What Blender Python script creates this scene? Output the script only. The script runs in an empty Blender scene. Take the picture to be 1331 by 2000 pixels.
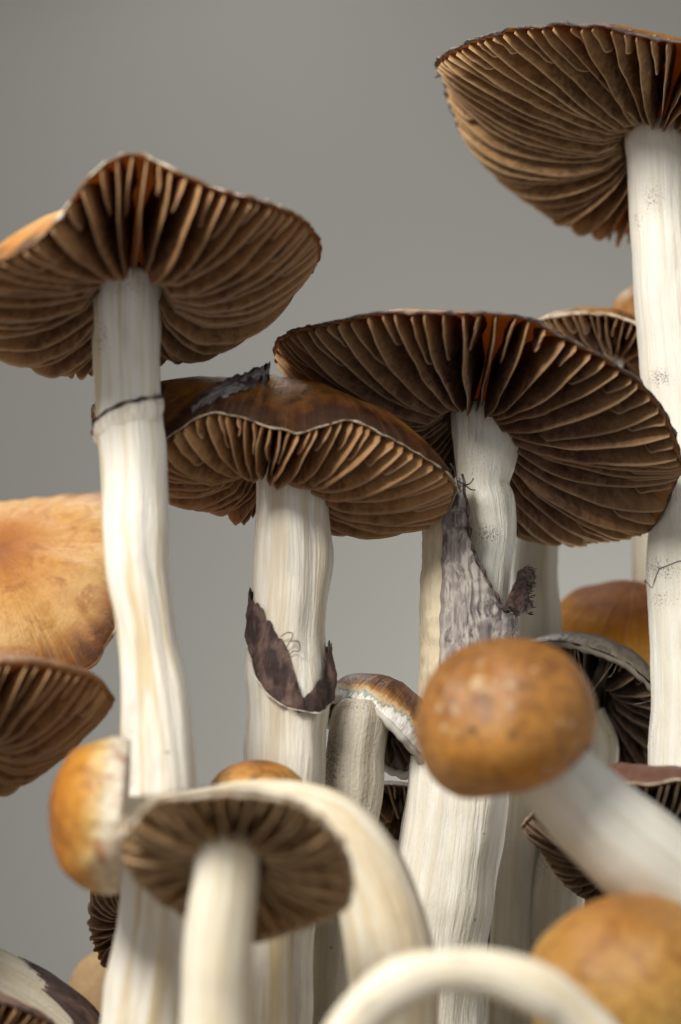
import bpy, bmesh, math, random
from mathutils import Vector, noise
R_ = math.radians
S = 0.0075            # metres per working unit (100 photo pixels at the focus plane = 7.5 mm)
D = 40.0              # working units from lens to the plane of focus
PITCH = R_(25)
AX_R = Vector((1, 0, 0))
AX_F = Vector((0, math.cos(PITCH), math.sin(PITCH)))
AX_U = Vector((0, -math.sin(PITCH), math.cos(PITCH)))
CAM = Vector((0, 0, 4.0))
GROUND = 7.0          # top of the growing block, working units
scene = bpy.context.scene
COL = scene.collection

# ------------------------------------------------------------------ camera
cd = bpy.data.cameras.new('camera')
cam = bpy.data.objects.new('camera', cd); COL.objects.link(cam)
cam.location = CAM * S
cam.rotation_euler = (math.pi / 2 + PITCH, 0, 0)
cd.sensor_fit = 'VERTICAL'; cd.sensor_height = 36; cd.sensor_width = 24
cd.lens = 36 * D / 20.0
cd.clip_start = 0.002; cd.clip_end = 20
cd.dof.use_dof = True; cd.dof.focus_distance = (D - 0.9) * S; cd.dof.aperture_fstop = 14.0
scene.camera = cam
# ------------------------------------------------------------------ world, lamps, exposure
w = bpy.data.worlds.new('World'); scene.world = w; w.use_nodes = True
w.node_tree.nodes['Background'].inputs[0].default_value = (0.95, 0.97, 1.0, 1)
w.node_tree.nodes['Background'].inputs[1].default_value = 0.45
def area(name, loc, target, size, power, col):
    l = bpy.data.lights.new(name, 'AREA'); l.shape = 'DISK'; l.size = size * S; l.energy = power; l.color = col
    o = bpy.data.objects.new(name, l); COL.objects.link(o)
    o.location = Vector(loc) * S
    o.rotation_euler = (Vector(target) - Vector(loc)).to_track_quat('-Z', 'Y').to_euler()
    return o
TGT = CAM + AX_F * D
area('key_lamp', TGT + Vector((-21, -42, 14)), TGT, 16, 1.9, (1.0, 0.965, 0.905))
area('top_lamp', TGT + Vector((-5, 14, 40)), TGT, 16, 0.62, (1.0, 0.97, 0.92))
area('added_backdrop_fill', CAM + AX_F * (D + 14) + AX_R * 17 - AX_U * 18, CAM + AX_F * (D + 38) + AX_R * 0 - AX_U * 3, 10, 1.3, (1.0, 0.97, 0.92))  # unseen light, added for the backdrop's brightness gradient
scene.view_settings.view_transform = 'Standard'
scene.view_settings.look = 'None'
scene.view_settings.exposure = 0.0
scene.view_settings.gamma = 1.0
scene.view_settings.use_curve_mapping = False
scene.render.engine = 'CYCLES'

# ------------------------------------------------------------------ helpers
def P(px, py, d):
    k = (D + d) / D / 100.0
    return CAM + AX_F * (D + d) + AX_R * ((px - 665.5) * k) + AX_U * ((1000 - py) * k)
def proj(X):
    v = X - CAM; z = v.dot(AX_F)
    return 665.5 + v.dot(AX_R) / z * D * 100, 1000 - v.dot(AX_U) / z * D * 100, z - D
def px2u(p, d): return p / 100.0 * (D + d) / D
def lerp(a, b, t): return a + (b - a) * t
def sstep(a, b, x):
    t = max(0.0, min(1.0, (x - a) / (b - a))); return t * t * (3 - 2 * t)
def n3(x, y, z): return noise.noise(Vector((x, y, z)))
def fb(x, y, z, o=3): return noise.fractal(Vector((x, y, z)), 1.0, 2.0, o)
def catmull(pts, t, closed=False):
    n = len(pts)
    if closed:
        i = int(math.floor(t)) % n; f = t - math.floor(t)
        p0, p1, p2, p3 = pts[(i - 1) % n], pts[i], pts[(i + 1) % n], pts[(i + 2) % n]
    else:
        t = max(0.0, min(n - 1 - 1e-6, t)); i = int(t); f = t - i
        p0, p1, p2, p3 = pts[max(i - 1, 0)], pts[i], pts[i + 1], pts[min(i + 2, n - 1)]
    return 0.5 * ((2 * p1) + (p2 - p0) * f + (2 * p0 - 5 * p1 + 4 * p2 - p3) * f * f + (3 * p1 - p0 - 3 * p2 + p3) * f ** 3)
def interp(tab, x):                  # piecewise, smoothed table lookup [(x, a, b, ...)]
    if x <= tab[0][0]: return tab[0][1:]
    for a, b in zip(tab, tab[1:]):
        if x <= b[0]:
            t = (x - a[0]) / (b[0] - a[0])
            return tuple(lerp(p, q, t) for p, q in zip(a[1:], b[1:]))
    return tab[-1][1:]

def mesh_obj(name, verts, faces, mats, parent=None, origin=None, attrs=None, fmat=None, smooth=True, fix=True):
    origin = origin or Vector((0, 0, 0))
    me = bpy.data.meshes.new(name)
    me.from_pydata([tuple((v - origin) * S) for v in verts], [], faces)
    for m in (mats if isinstance(mats, (list, tuple)) else [mats]): me.materials.append(m)
    if fmat: me.polygons.foreach_set('material_index', fmat)
    if smooth: me.polygons.foreach_set('use_smooth', [True] * len(me.polygons))
    for k, vals in (attrs or {}).items():
        if isinstance(vals[0], (float, int)):
            a = me.attributes.new(k, 'FLOAT', 'POINT'); a.data.foreach_set('value', [float(v) for v in vals])
        else:
            a = me.attributes.new(k, 'FLOAT_VECTOR', 'POINT'); a.data.foreach_set('vector', [c for v in vals for c in v])
    if fix:
        bm = bmesh.new(); bm.from_mesh(me); bmesh.ops.recalc_face_normals(bm, faces=bm.faces); bm.to_mesh(me); bm.free()
    o = bpy.data.objects.new(name, me); COL.objects.link(o)
    if parent is not None: o.parent = parent
    return o

# ------------------------------------------------------------------ materials
class NT:
    def __init__(s, name):
        s.m = bpy.data.materials.new(name); s.m.use_nodes = True
        s.t = s.m.node_tree; s.b = s.t.nodes['Principled BSDF']
    def n(s, typ, **kw):
        x = s.t.nodes.new(typ)
        for k, v in kw.items(): setattr(x, k, v)
        return x
    def l(s, a, b): s.t.links.new(a, b)
    def attr(s, name):
        return s.n('ShaderNodeAttribute', attribute_name=name)
    def map(s, src, sc):
        m = s.n('ShaderNodeMapping'); m.inputs['Scale'].default_value = sc; s.l(src, m.inputs['Vector']); return m.outputs[0]
    def noise(s, src, scale, detail=4, rough=0.55, dist=0.0):
        x = s.n('ShaderNodeTexNoise'); x.inputs['Scale'].default_value = scale; x.inputs['Detail'].default_value = detail
        x.inputs['Roughness'].default_value = rough; x.inputs['Distortion'].default_value = dist
        s.l(src, x.inputs['Vector']); return x.outputs['Fac']
    def ramp(s, src, stops, interp='EASE'):
        r = s.n('ShaderNodeValToRGB'); r.color_ramp.interpolation = interp
        e = r.color_ramp.elements
        while len(e) < len(stops): e.new(0.5)
        for i, (p, c) in enumerate(stops):
            e[i].position = p; c = (c, c, c) if isinstance(c, (int, float)) else c
            e[i].color = (*c, 1)
        s.l(src, r.inputs[0]); return r.outputs[0]
    def mix(s, f, a, b, mode='MIX'):
        x = s.n('ShaderNodeMix', data_type='RGBA', blend_type=mode)
        for sock, v in ((x.inputs[0], f), (x.inputs[6], a), (x.inputs[7], b)):
            if isinstance(v, (int, float)): sock.default_value = v
            elif isinstance(v, tuple): sock.default_value = (*v, 1)
            else: s.l(v, sock)
        return x.outputs[2]
    def math(s, op, a, b=0.0, clamp=False):
        x = s.n('ShaderNodeMath', operation=op, use_clamp=clamp)
        for sock, v in ((x.inputs[0], a), (x.inputs[1], b)):
            if isinstance(v, (int, float)): sock.default_value = v
            else: s.l(v, sock)
        return x.outputs[0]
    def bump(s, h, strength, dist):
        b = s.n('ShaderNodeBump'); b.inputs['Strength'].default_value = strength; b.inputs['Distance'].default_value = dist
        s.l(h, b.inputs['Height']); s.l(b.outputs[0], s.b.inputs['Normal'])
    def sss(s, wt, radius, scale):
        s.b.inputs['Subsurface Weight'].default_value = wt
        s.b.inputs['Subsurface Radius'].default_value = radius
        s.b.inputs['Subsurface Scale'].default_value = scale

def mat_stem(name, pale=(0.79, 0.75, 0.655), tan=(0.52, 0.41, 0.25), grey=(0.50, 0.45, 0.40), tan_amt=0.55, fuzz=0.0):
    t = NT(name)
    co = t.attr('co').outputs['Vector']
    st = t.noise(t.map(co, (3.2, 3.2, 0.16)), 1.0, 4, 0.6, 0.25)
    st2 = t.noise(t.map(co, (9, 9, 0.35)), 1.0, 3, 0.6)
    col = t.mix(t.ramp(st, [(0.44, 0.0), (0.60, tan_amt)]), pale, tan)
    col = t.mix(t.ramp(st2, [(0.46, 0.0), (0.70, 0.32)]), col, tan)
    cl = t.noise(t.map(co, (1.3, 1.3, 0.55)), 1.0, 3, 0.6, 0.6)
    col = t.mix(t.ramp(cl, [(0.50, 0.0), (0.76, 0.5)]), col, grey)
    # spores: fine purple specks, only where the spore attribute says they landed
    sp = t.attr('spore').outputs['Fac']
    fine = t.noise(t.map(co, (34, 34, 26)), 1.0, 2, 0.6)
    msk = t.math('ADD', t.math('MULTIPLY', fine, 1.0), t.math('MULTIPLY', sp, 0.36))
    col = t.mix(t.ramp(msk, [(0.70, 0.0), (0.96, 0.8)]), col, (0.075, 0.038, 0.040))
    speck = t.noise(t.map(co, (5, 5, 4)), 1.0, 1, 0.5)
    col = t.mix(t.ramp(speck, [(0.80, 0.0), (0.82, 0.6)]), col, (0.13, 0.07, 0.04))
    t.l(col, t.b.inputs['Base Color'])
    t.b.inputs['Roughness'].default_value = 0.62
    t.b.inputs['Specular IOR Level'].default_value = 0.35
    t.sss(0.35, (1.0, 0.75, 0.45), 0.0011)
    fn = t.noise(t.map(co, (22, 22, 1.4)), 1.0, 3, 0.6)
    gr = t.noise(t.map(co, (16, 16, 14)), 1.0, 3, 0.7)
    h = t.math('ADD', t.math('MULTIPLY', fn, 0.7), t.math('MULTIPLY', gr, 0.3 + fuzz))
    h = t.math('ADD', h, t.math('MULTIPLY', st2, 1.3))
    t.bump(h, 0.50, 0.0006)
    return t.m

def mat_gill(name, dark, mid, edge, warm=0.45):
    t = NT(name)
    g = t.attr('g').outputs['Vector']            # x: along, y: root 0 .. edge 1, z: seed
    sx = t.n('ShaderNodeSeparateXYZ'); t.l(g, sx.inputs[0])
    gl = t.attr('gp').outputs['Vector']
    nz = t.noise(gl, 5.0, 5, 0.65, 0.4)
    nz2 = t.noise(gl, 1.4, 3, 0.6)
    fine = t.noise(gl, 22.0, 2, 0.6)
    f = t.math('ADD', t.math('MULTIPLY', nz, 0.6), t.math('MULTIPLY', nz2, 0.4))
    col = t.mix(t.ramp(f, [(0.36, 0.0), (0.64, 1.0)]), dark, mid)
    col = t.mix(t.ramp(fine, [(0.52, 0.0), (0.72, 0.45)]), col, dark)
    col = t.mix(t.ramp(t.math('MULTIPLY', sx.outputs[0], 1 / 3.0), [(0.45, 0.0), (0.98, warm)]), col, tuple(c * k for c, k in zip(edge, (0.86, 0.70, 0.46))))  # golden towards the rim: paler margin pigment plus lit-through glow painted in
    em = t.ramp(sx.outputs[1], [(0.010, 0.62), (0.060, 0.0)])
    col = t.mix(em, col, edge)
    t.l(col, t.b.inputs['Base Color'])
    t.b.inputs['Roughness'].default_value = 0.75
    t.b.inputs['Specular IOR Level'].default_value = 0.2
    tr = t.n('ShaderNodeBsdfTranslucent'); t.l(col, tr.inputs[0])
    mx = t.n('ShaderNodeMixShader'); mx.inputs[0].default_value = 0.36
    t.l(t.b.outputs[0], mx.inputs[1]); t.l(tr.outputs[0], mx.inputs[2])
    t.l(mx.outputs[0], t.t.nodes['Material Output'].inputs[0])
    t.bump(t.math('ADD', fine, nz), 0.35, 0.0003)
    return t.m

def mat_skin(name, stops, rough=0.42, blotch=((0.10, 0.03, 0.012), 0.5), streak=0.35, jit=1.0, wt=0.4, warts=0.0, mott=0.5, spec=0.4):
    """stops: list of (s, colour) from the middle of the cap (0) to its margin (1)"""
    t = NT(name)
    s_ = t.attr('s').outputs['Fac']
    co = t.attr('co').outputs['Vector']
    ra = t.attr('rad').outputs['Vector']         # (cos, sin, s)
    nz = t.noise(co, 0.9, 4, 0.6, 0.5)
    st = t.noise(t.map(ra, (11, 11, 1.2)), 1.0, 4, 0.65)
    st2 = t.noise(t.map(ra, (34, 34, 2.2)), 1.0, 3, 0.6)
    q = t.math('ADD', s_, t.math('MULTIPLY', t.math('SUBTRACT', nz, 0.5), 0.42 * jit))
    q = t.math('ADD', q, t.math('MULTIPLY', t.math('SUBTRACT', st, 0.5), 0.22 * jit))
    col = t.ramp(q, stops, 'LINEAR')
    bl = t.noise(co, 1.7, 5, 0.65, 0.8)
    col = t.mix(t.ramp(bl, [(0.50, 0.0), (0.70, blotch[1])]), col, blotch[0])
    col = t.mix(t.ramp(st2, [(0.48, 0.0), (0.75, streak)]), col, t.mix(0.55, col, (0.75, 0.52, 0.27)))
    if warts > 0:
        wv = t.noise(co, 2.6, 1, 0.4)
        col = t.mix(t.ramp(wv, [(0.70, 0.0), (0.78, warts)]), col, (0.72, 0.60, 0.42))
        wd = t.noise(t.map(co, (1.0, -1.0, 1.0)), 2.1, 2, 0.5)
        col = t.mix(t.ramp(wd, [(0.68, 0.0), (0.76, 0.6)]), col, (0.10, 0.05, 0.025))
    mo = t.noise(co, 5.5, 4, 0.7, 0.6)
    col = t.mix(t.ramp(mo, [(0.40, mott), (0.56, 0.0)]), col, t.mix(0.5, col, blotch[0]))
    t.l(col, t.b.inputs['Base Color'])
    t.b.inputs['Roughness'].default_value = rough
    t.b.inputs['Specular IOR Level'].default_value = spec
    if wt > 0.3: thin(t, col, 0.28 if wt < 0.5 else 0.5)
    fine = t.noise(co, 14.0, 4, 0.65)
    t.bump(t.math('ADD', t.math('ADD', t.math('MULTIPLY', fine, 0.5), t.math('MULTIPLY', st2, 0.6)), t.math('MULTIPLY', bl, 1.2)), 0.45, 0.0005)
    return t.m

def thin(t, col, f):
    tr = t.n('ShaderNodeBsdfTranslucent'); t.l(col, tr.inputs[0])
    mx = t.n('ShaderNodeMixShader'); mx.inputs[0].default_value = f
    t.l(t.b.outputs[0], mx.inputs[1]); t.l(tr.outputs[0], mx.inputs[2])
    t.l(mx.outputs[0], t.t.nodes['Material Output'].inputs[0])

def mat_flesh(name, col, col2=None, wt=0.45, scale=0.0):
    t = NT(name)
    co = t.attr('co').outputs['Vector']
    nz = t.noise(co, 4.0, 4, 0.6)
    c = t.mix(nz, col, col2 or tuple(v * 0.75 for v in col))
    t.l(c, t.b.inputs['Base Color']); t.b.inputs['Roughness'].default_value = 0.7
    t.b.inputs['Specular IOR Level'].default_value = 0.2
    thin(t, c, wt)
    return t.m

def mat_plain(name, c1, c2, scale=6.0, rough=0.7, lo=0.4, hi=0.62, stretch=(1, 1, 1), bump=0.5, c3=None):
    t = NT(name)
    co = t.map(t.attr('co').outputs['Vector'], stretch)
    nz = t.noise(co, scale, 5, 0.65, 0.3)
    c = t.mix(t.ramp(nz, [(lo, 0.0), (hi, 1.0)]), c1, c2)
    if c3: c = t.mix(t.ramp(t.noise(co, scale * 0.35, 3, 0.6), [(0.5, 0.0), (0.66, 1.0)]), c, c3)
    t.l(c, t.b.inputs['Base Color']); t.b.inputs['Roughness'].default_value = rough
    t.b.inputs['Specular IOR Level'].default_value = 0.3
    t.bump(nz, bump, 0.0005)
    return t.m

STEM = mat_stem('stem_cream')
STEM_TAN = mat_stem('stem_tan_streaks', tan=(0.56, 0.42, 0.20), tan_amt=0.75)
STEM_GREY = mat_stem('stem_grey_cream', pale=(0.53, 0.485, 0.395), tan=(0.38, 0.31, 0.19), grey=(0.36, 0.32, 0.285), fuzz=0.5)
STEM_WHITE = mat_stem('stem_white', pale=(0.82, 0.79, 0.70), tan=(0.62, 0.54, 0.37), tan_amt=0.3, grey=(0.62, 0.57, 0.47), fuzz=0.1)
STEM_SMOOTH = mat_stem('stem_smooth_cream', pale=(0.84, 0.78, 0.63), tan=(0.62, 0.47, 0.24), tan_amt=0.5, grey=(0.62, 0.53, 0.38))

STEM_MOTTLE = mat_stem('stem_mottled', pale=(0.74, 0.71, 0.62), tan=(0.56, 0.50, 0.36), tan_amt=0.4, grey=(0.36, 0.34, 0.26))
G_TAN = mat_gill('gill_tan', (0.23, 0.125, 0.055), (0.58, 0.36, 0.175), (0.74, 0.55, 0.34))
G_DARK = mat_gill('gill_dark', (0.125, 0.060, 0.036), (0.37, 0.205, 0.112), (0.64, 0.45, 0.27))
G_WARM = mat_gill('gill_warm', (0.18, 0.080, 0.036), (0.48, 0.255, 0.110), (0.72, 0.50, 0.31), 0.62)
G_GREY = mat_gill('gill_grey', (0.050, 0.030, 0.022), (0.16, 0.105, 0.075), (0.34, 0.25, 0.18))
FL_ORANGE = mat_flesh('flesh_orange', (0.52, 0.25, 0.080), wt=0.5)
FL_TAN = mat_flesh('flesh_tan', (0.55, 0.33, 0.14))
FL_WHITE = mat_flesh('flesh_white', (0.80, 0.76, 0.68), (0.70, 0.66, 0.58), 0.3, 0.001)
FL_GREY = mat_flesh('flesh_grey', (0.27, 0.235, 0.185), (0.17, 0.145, 0.115), 0.2, 0.001)

OR = (0.66, 0.27, 0.040); LT = (0.74, 0.44, 0.15); BR = (0.24, 0.085, 0.022); DK = (0.035, 0.014, 0.012); CRM = (0.76, 0.62, 0.38)
SK_DARK = mat_skin('skin_dark_brown', [(0.0, (0.22, 0.078, 0.016)), (0.35, (0.34, 0.13, 0.024)), (0.66, (0.42, 0.175, 0.034)), (0.85, (0.16, 0.058, 0.014)), (0.95, (0.055, 0.022, 0.010)), (1.0, (0.05, 0.024, 0.014))], blotch=((0.022, 0.008, 0.005), 0.8), streak=0.15, rough=0.55, wt=0.1, spec=0.12)
SK_ORANGE = mat_skin('skin_orange', [(0.0, BR), (0.3, OR), (0.65, LT), (0.9, OR), (1.0, (0.10, 0.05, 0.03))], streak=0.45)
SK_TANB = mat_skin('skin_tan', [(0.0, (0.46, 0.31, 0.16)), (1.0, (0.52, 0.36, 0.19))], blotch=((0.36, 0.20, 0.08), 0.4), streak=0.1, rough=0.6)
SK_UNDER = mat_skin('skin_orange_brown', [(0.0, BR), (0.4, (0.42, 0.17, 0.035)), (0.85, (0.60, 0.27, 0.05)), (1.0, (0.30, 0.12, 0.03))], streak=0.2, wt=0.6)
SK_TIPPED = mat_skin('skin_tipped_orange', [(0.0, (0.33, 0.095, 0.012)), (0.22, (0.50, 0.185, 0.026)), (0.5, (0.66, 0.34, 0.085)), (0.74, (0.66, 0.39, 0.13)), (0.84, (0.44, 0.21, 0.06)), (0.93, (0.15, 0.06, 0.025)), (1.0, (0.11, 0.05, 0.025))], streak=0.4, blotch=((0.36, 0.12, 0.02), 0.75), jit=0.8, rough=0.5)
SK_LIGHT = mat_skin('skin_pale_orange', [(0.0, (0.34, 0.11, 0.02)), (0.30, (0.52, 0.21, 0.04)), (0.6, (0.62, 0.33, 0.10)), (0.86, (0.58, 0.32, 0.11)), (1.0, (0.16, 0.075, 0.035))], streak=0.5, blotch=((0.36, 0.13, 0.03), 0.6), warts=0.0)
SK_GOLD = mat_skin('skin_gold', [(0.0, (0.11, 0.035, 0.012)), (0.38, (0.24, 0.075, 0.014)), (0.62, (0.58, 0.27, 0.035)), (0.82, (0.76, 0.48, 0.12)), (1.0, CRM)], streak=0.5, blotch=((0.42, 0.16, 0.02), 0.3), rough=0.6, spec=0.12)
SK_BUTTON = mat_skin('skin_button_orange', [(0.0, (0.42, 0.175, 0.040)), (0.4, (0.48, 0.21, 0.045)), (0.75, (0.58, 0.265, 0.045)), (1.0, (0.62, 0.32, 0.07))], blotch=((0.17, 0.065, 0.020), 0.85), streak=0.15, warts=0.4, rough=0.26, mott=0.9, spec=0.5)
SK_YELLOW = mat_skin('skin_button_yellow', [(0.0, (0.42, 0.17, 0.035)), (0.35, (0.58, 0.29, 0.06)), (0.7, (0.66, 0.40, 0.10)), (1.0, (0.70, 0.50, 0.16))], blotch=((0.28, 0.10, 0.025), 0.8), streak=0.3, rough=0.34, mott=0.8, warts=0.35)
SK_SIDE = mat_skin('skin_orange_cream_margin', [(0.0, (0.46, 0.15, 0.02)), (0.38, (0.56, 0.21, 0.022)), (0.62, (0.66, 0.31, 0.045)), (0.76, (0.78, 0.56, 0.21)), (0.86, (0.80, 0.74, 0.55)), (1.0, (0.80, 0.76, 0.62))], blotch=((0.36, 0.11, 0.02), 0.75), streak=0.2, rough=0.28, warts=0.3, jit=0.5, mott=0.8)
SK_BLUE = mat_skin('skin_brown_blue_margin', [(0.0, (0.045, 0.014, 0.010)), (0.91, (0.060, 0.020, 0.010)), (0.95, (0.24, 0.11, 0.034)), (0.968, (0.54, 0.36, 0.17)), (0.980, (0.54, 0.47, 0.34)), (0.986, (0.13, 0.21, 0.20)), (0.992, (0.70, 0.70, 0.64)), (1.0, (0.82, 0.80, 0.74))], blotch=((0.30, 0.13, 0.03), 0.2), streak=0.3, wt=0.1, jit=0.3)
SK_GREYM = mat_skin('skin_grey_margin', [(0.0, (0.05, 0.03, 0.022)), (0.72, (0.065, 0.04, 0.03)), (0.88, (0.075, 0.055, 0.042)), (0.95, (0.20, 0.17, 0.13)), (0.98, (0.09, 0.075, 0.06)), (1.0, (0.2, 0.17, 0.14))], blotch=((0.07, 0.05, 0.04), 0.4), streak=0.1, wt=0.1)
SK_PURP = mat_skin('skin_purple_brown', [(0.0, (0.13, 0.05, 0.032)), (0.7, (0.17, 0.075, 0.048)), (1.0, (0.13, 0.06, 0.04))], blotch=((0.08, 0.03, 0.022), 0.5), streak=0.15, wt=0.1)
EDGE_DARK = mat_plain('margin_dark', (0.030, 0.020, 0.022), (0.16, 0.11, 0.085), 5.0)
EDGE_PALE = mat_plain('margin_pale', (0.60, 0.52, 0.38), (0.16, 0.075, 0.03), 1.1, lo=0.40, hi=0.50)
EDGE_WHITE = mat_plain('margin_white', (0.62, 0.52, 0.38), (0.34, 0.23, 0.14), 5.0)
VEIL_DARK = mat_plain('veil_spore_dark', (0.034, 0.020, 0.017), (0.135, 0.082, 0.064), 2.2, stretch=(2, 2, 0.7), c3=(0.042, 0.024, 0.022), bump=1.0)
VEIL_GREY = mat_plain('veil_grey_fibres', (0.46, 0.415, 0.36), (0.115, 0.09, 0.095), 1.7, lo=0.40, hi=0.66, stretch=(8.0, 8.0, 0.55), c3=(0.25, 0.21, 0.20), bump=0.25)
VEIL_TAN = mat_plain('veil_tan', (0.70, 0.60, 0.42), (0.56, 0.46, 0.31), 2.0, stretch=(2, 2, 0.4))
VEIL_WHITE = mat_plain('veil_white', (0.78, 0.73, 0.62), (0.62, 0.54, 0.42), 2.0, stretch=(3, 3, 0.8))
PEEL = mat_plain('peeled_skin', (0.26, 0.235, 0.22), (0.060, 0.040, 0.036), 1.6, lo=0.40, hi=0.58, stretch=(5, 5, 1.0), rough=0.45, bump=1.0)

# ------------------------------------------------------------------ stems
class Stem:
    """tube through control points given as (px, py, half width px[, depth]); toCam-based angle: 0 faces the lens, + is right"""
    def __init__(s, pts, d0, k, seed, root=True, ridge=0.022, lump=0.05):
        s.seed = seed; s.ridge = ridge; s.lump = lump
        y0 = pts[0][1]; s.c = []; s.r = []
        for p in pts:
            d = p[3] if len(p) > 3 else d0 - k * (p[1] - y0) / 100.0
            s.c.append(P(p[0], p[1], d)); s.r.append(px2u(p[2], d))
        if root:
            a, b = s.c[-2], s.c[-1]
            dr = (b - a).normalized(); dr = (dr + Vector((0, 0, -1.6))).normalized()
            n = max(2, int((b.z - GROUND + 0.4) / 1.5)); L = (b.z - GROUND + 0.4) / max(0.3, -dr.z)
            for i in range(1, n + 1):
                s.c.append(b + dr * (L * i / n)); s.r.append(s.r[len(pts) - 1] * (1 + 0.12 * i / n))
        s.n = len(s.c)
        # arc length table
        s.T = []; s.Lt = []; s.PY = []
        acc = 0; prev = None; m = s.n * 24
        for i in range(m + 1):
            t = (s.n - 1) * i / m; c = catmull(s.c, t)
            if prev is not None: acc += (c - prev).length
            prev = c; s.T.append(t); s.Lt.append(acc); s.PY.append(proj(c)[1])
        s.L = acc
    def t_of_len(s, l):
        lo, hi = 0, len(s.Lt) - 1
        while hi - lo > 1:
            m = (lo + hi) // 2
            if s.Lt[m] <= l: lo = m
            else: hi = m
        f = (l - s.Lt[lo]) / max(1e-9, s.Lt[hi] - s.Lt[lo]); return lerp(s.T[lo], s.T[hi], f)
    def t_of_py(s, py):
        for i in range(len(s.PY) - 1):
            if s.PY[i] <= py <= s.PY[i + 1]:
                return lerp(s.T[i], s.T[i + 1], (py - s.PY[i]) / max(1e-6, s.PY[i + 1] - s.PY[i]))
        return s.T[0] if py < s.PY[0] else s.T[-1]
    def len_of_t(s, t):
        i = min(len(s.Lt) - 2, int(t / (s.n - 1) * (len(s.Lt) - 1))); f = t / (s.n - 1) * (len(s.Lt) - 1) - i
        return lerp(s.Lt[i], s.Lt[i + 1], f)
    def frame(s, t):
        c = catmull(s.c, t); T = (catmull(s.c, min(s.n - 1, t + 0.04)) - catmull(s.c, max(0, t - 0.04))).normalized()
        tc = -AX_F; tc = (tc - T * tc.dot(T)).normalized(); rt = -T.cross(tc)
        i = min(s.n - 2, int(t)); f = t - i
        r = catmull(s.r, t) if s.n > 2 else lerp(s.r[i], s.r[i + 1], f)
        return c, T, tc, rt, r
    def at(s, t, th, off=0.0, l=None, fr=None):
        c, T, tc, rt, r = fr or s.frame(t)
        l = s.len_of_t(t) if l is None else l
        cs, sn = math.cos(th), math.sin(th)
        a = n3(cs * 3.2 * max(r, .3) / .6 + s.seed, sn * 3.2 * max(r, .3) / .6, l * 0.16 + s.seed)
        b = n3(cs * 1.1 + s.seed * 2, sn * 1.1, l * 0.55)
        q = n3(cs * 7 + s.seed, sn * 7, l * 0.25)
        e = n3(cs * 0.6 - s.seed, sn * 0.6 + 3.0, l * 1.1)
        rr = r * (1 + s.ridge * (a * 2.0 + q * 0.9) + s.lump * (b + 0.8 * e) + 0.010 * n3(cs * 4 + s.seed, sn * 4, l * 4.5)) + off
        return c + tc * (rr * cs) + rt * (rr * sn)
    def build(s, parent, mat, spores=(), name='stem', cap_top=False):
        NA = 44; NL = max(12, int(s.L / 0.11)); V = []; co = []; sp = []
        for i in range(NL + 1):
            l = s.L * i / NL; t = s.t_of_len(l); fr = s.frame(t)
            for j in range(NA):
                th = 2 * math.pi * j / NA; X = s.at(t, th, 0, l, fr); V.append(X)
                co.append((math.cos(th) * fr[4] + s.seed, math.sin(th) * fr[4], l + s.seed * 3.1))
                if spores:
                    x, y, d = proj(X); v = 0
                    if math.cos(th) > -0.35:
                        for (sx, sy, rx, ry, am) in spores:
                            v = max(v, am * math.exp(-((x - sx) / rx) ** 2 - ((y - sy) / ry) ** 2))
                    sp.append(v)
                else: sp.append(0.0)
        F = []
        for i in range(NL):
            for j in range(NA):
                a = i * NA + j; b = i * NA + (j + 1) % NA; F.append((a, b, b + NA, a + NA))
        V.append(s.c[0]); co.append((s.seed, 0, 0)); sp.append(0.0); k = len(V) - 1
        for j in range(NA): F.append((k, (j + 1) % NA, j))
        V.append(s.c[-1]); co.append((s.seed, 0, s.L)); sp.append(0.0); k = len(V) - 1; o = NL * NA
        for j in range(NA): F.append((k, o + j, o + (j + 1) % NA))
        return mesh_obj(name, V, F, mat, parent, parent['_o'] if False else ORG[parent.name], {'co': co, 'spore': sp})

ORG = {}
def mushroom(name, label, base, group=None, category='mushroom'):
    o = bpy.data.objects.new(name, None); COL.objects.link(o)
    o.empty_display_size = 0.004
    o.location = base * S; o['label'] = label; o['category'] = category
    if group: o['group'] = group
    ORG[o.name] = base.copy()
    return o

def collar(parent, stem, name, mat, tab, nth=60, nw=16, thick=0.035, rag=0.03, seed=1.0, flare=0.0, lift=0.03, rag_u=None, wob=0.03):
    """a membrane that follows the stem: tab rows are (angle deg, py of upper edge, py of lower edge, offset u)"""
    V = []; co = []; a0, a1 = tab[0][0], tab[-1][0]
    for side in (0, 1):
        for i in range(nth + 1):
            an = lerp(a0, a1, i / nth); up, lo, of = interp(tab, an)
            up += 100 * (rag if rag_u is None else rag_u) * fb(an * 0.11, seed, 0.3, 4); lo += 100 * rag * fb(an * 0.09, seed + 7, 2.1, 3)
            if lo < up + 1: lo = up + 1
            for j in range(nw + 1):
                f = j / nw; py = lerp(up, lo, f); t = stem.t_of_py(py)
                off = lift + of + flare * abs(f - 0.35) ** 2 + wob * fb(an * 0.05, py * 0.04, seed, 3)
                off += thick * (1 if side else 0) * (0.4 + 0.6 * math.sin(math.pi * min(1, max(0, f))))
                X = stem.at(t, R_(an), off); V.append(X); co.append((an * 0.012 + seed, n3(an * .03, py * .02, 1) * .2, py / 100.0))
    W = nw + 1; o = (nth + 1) * W; F = []
    for i in range(nth):
        for j in range(nw):
            a = i * W + j; F.append((a, a + 1, a + W + 1, a + W)); F.append((o + a, o + a + W, o + a + W + 1, o + a + 1))
        for j in (0, nw):
            a = i * W + j; F.append((a, a + W, o + a + W, o + a))
    for i in (0, nth):
        for j in range(nw):
            a = i * W + j; F.append((a, a + 1, o + a + 1, o + a))
    return mesh_obj(name, V, F, mat, parent, ORG[parent.name], {'co': co})

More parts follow.
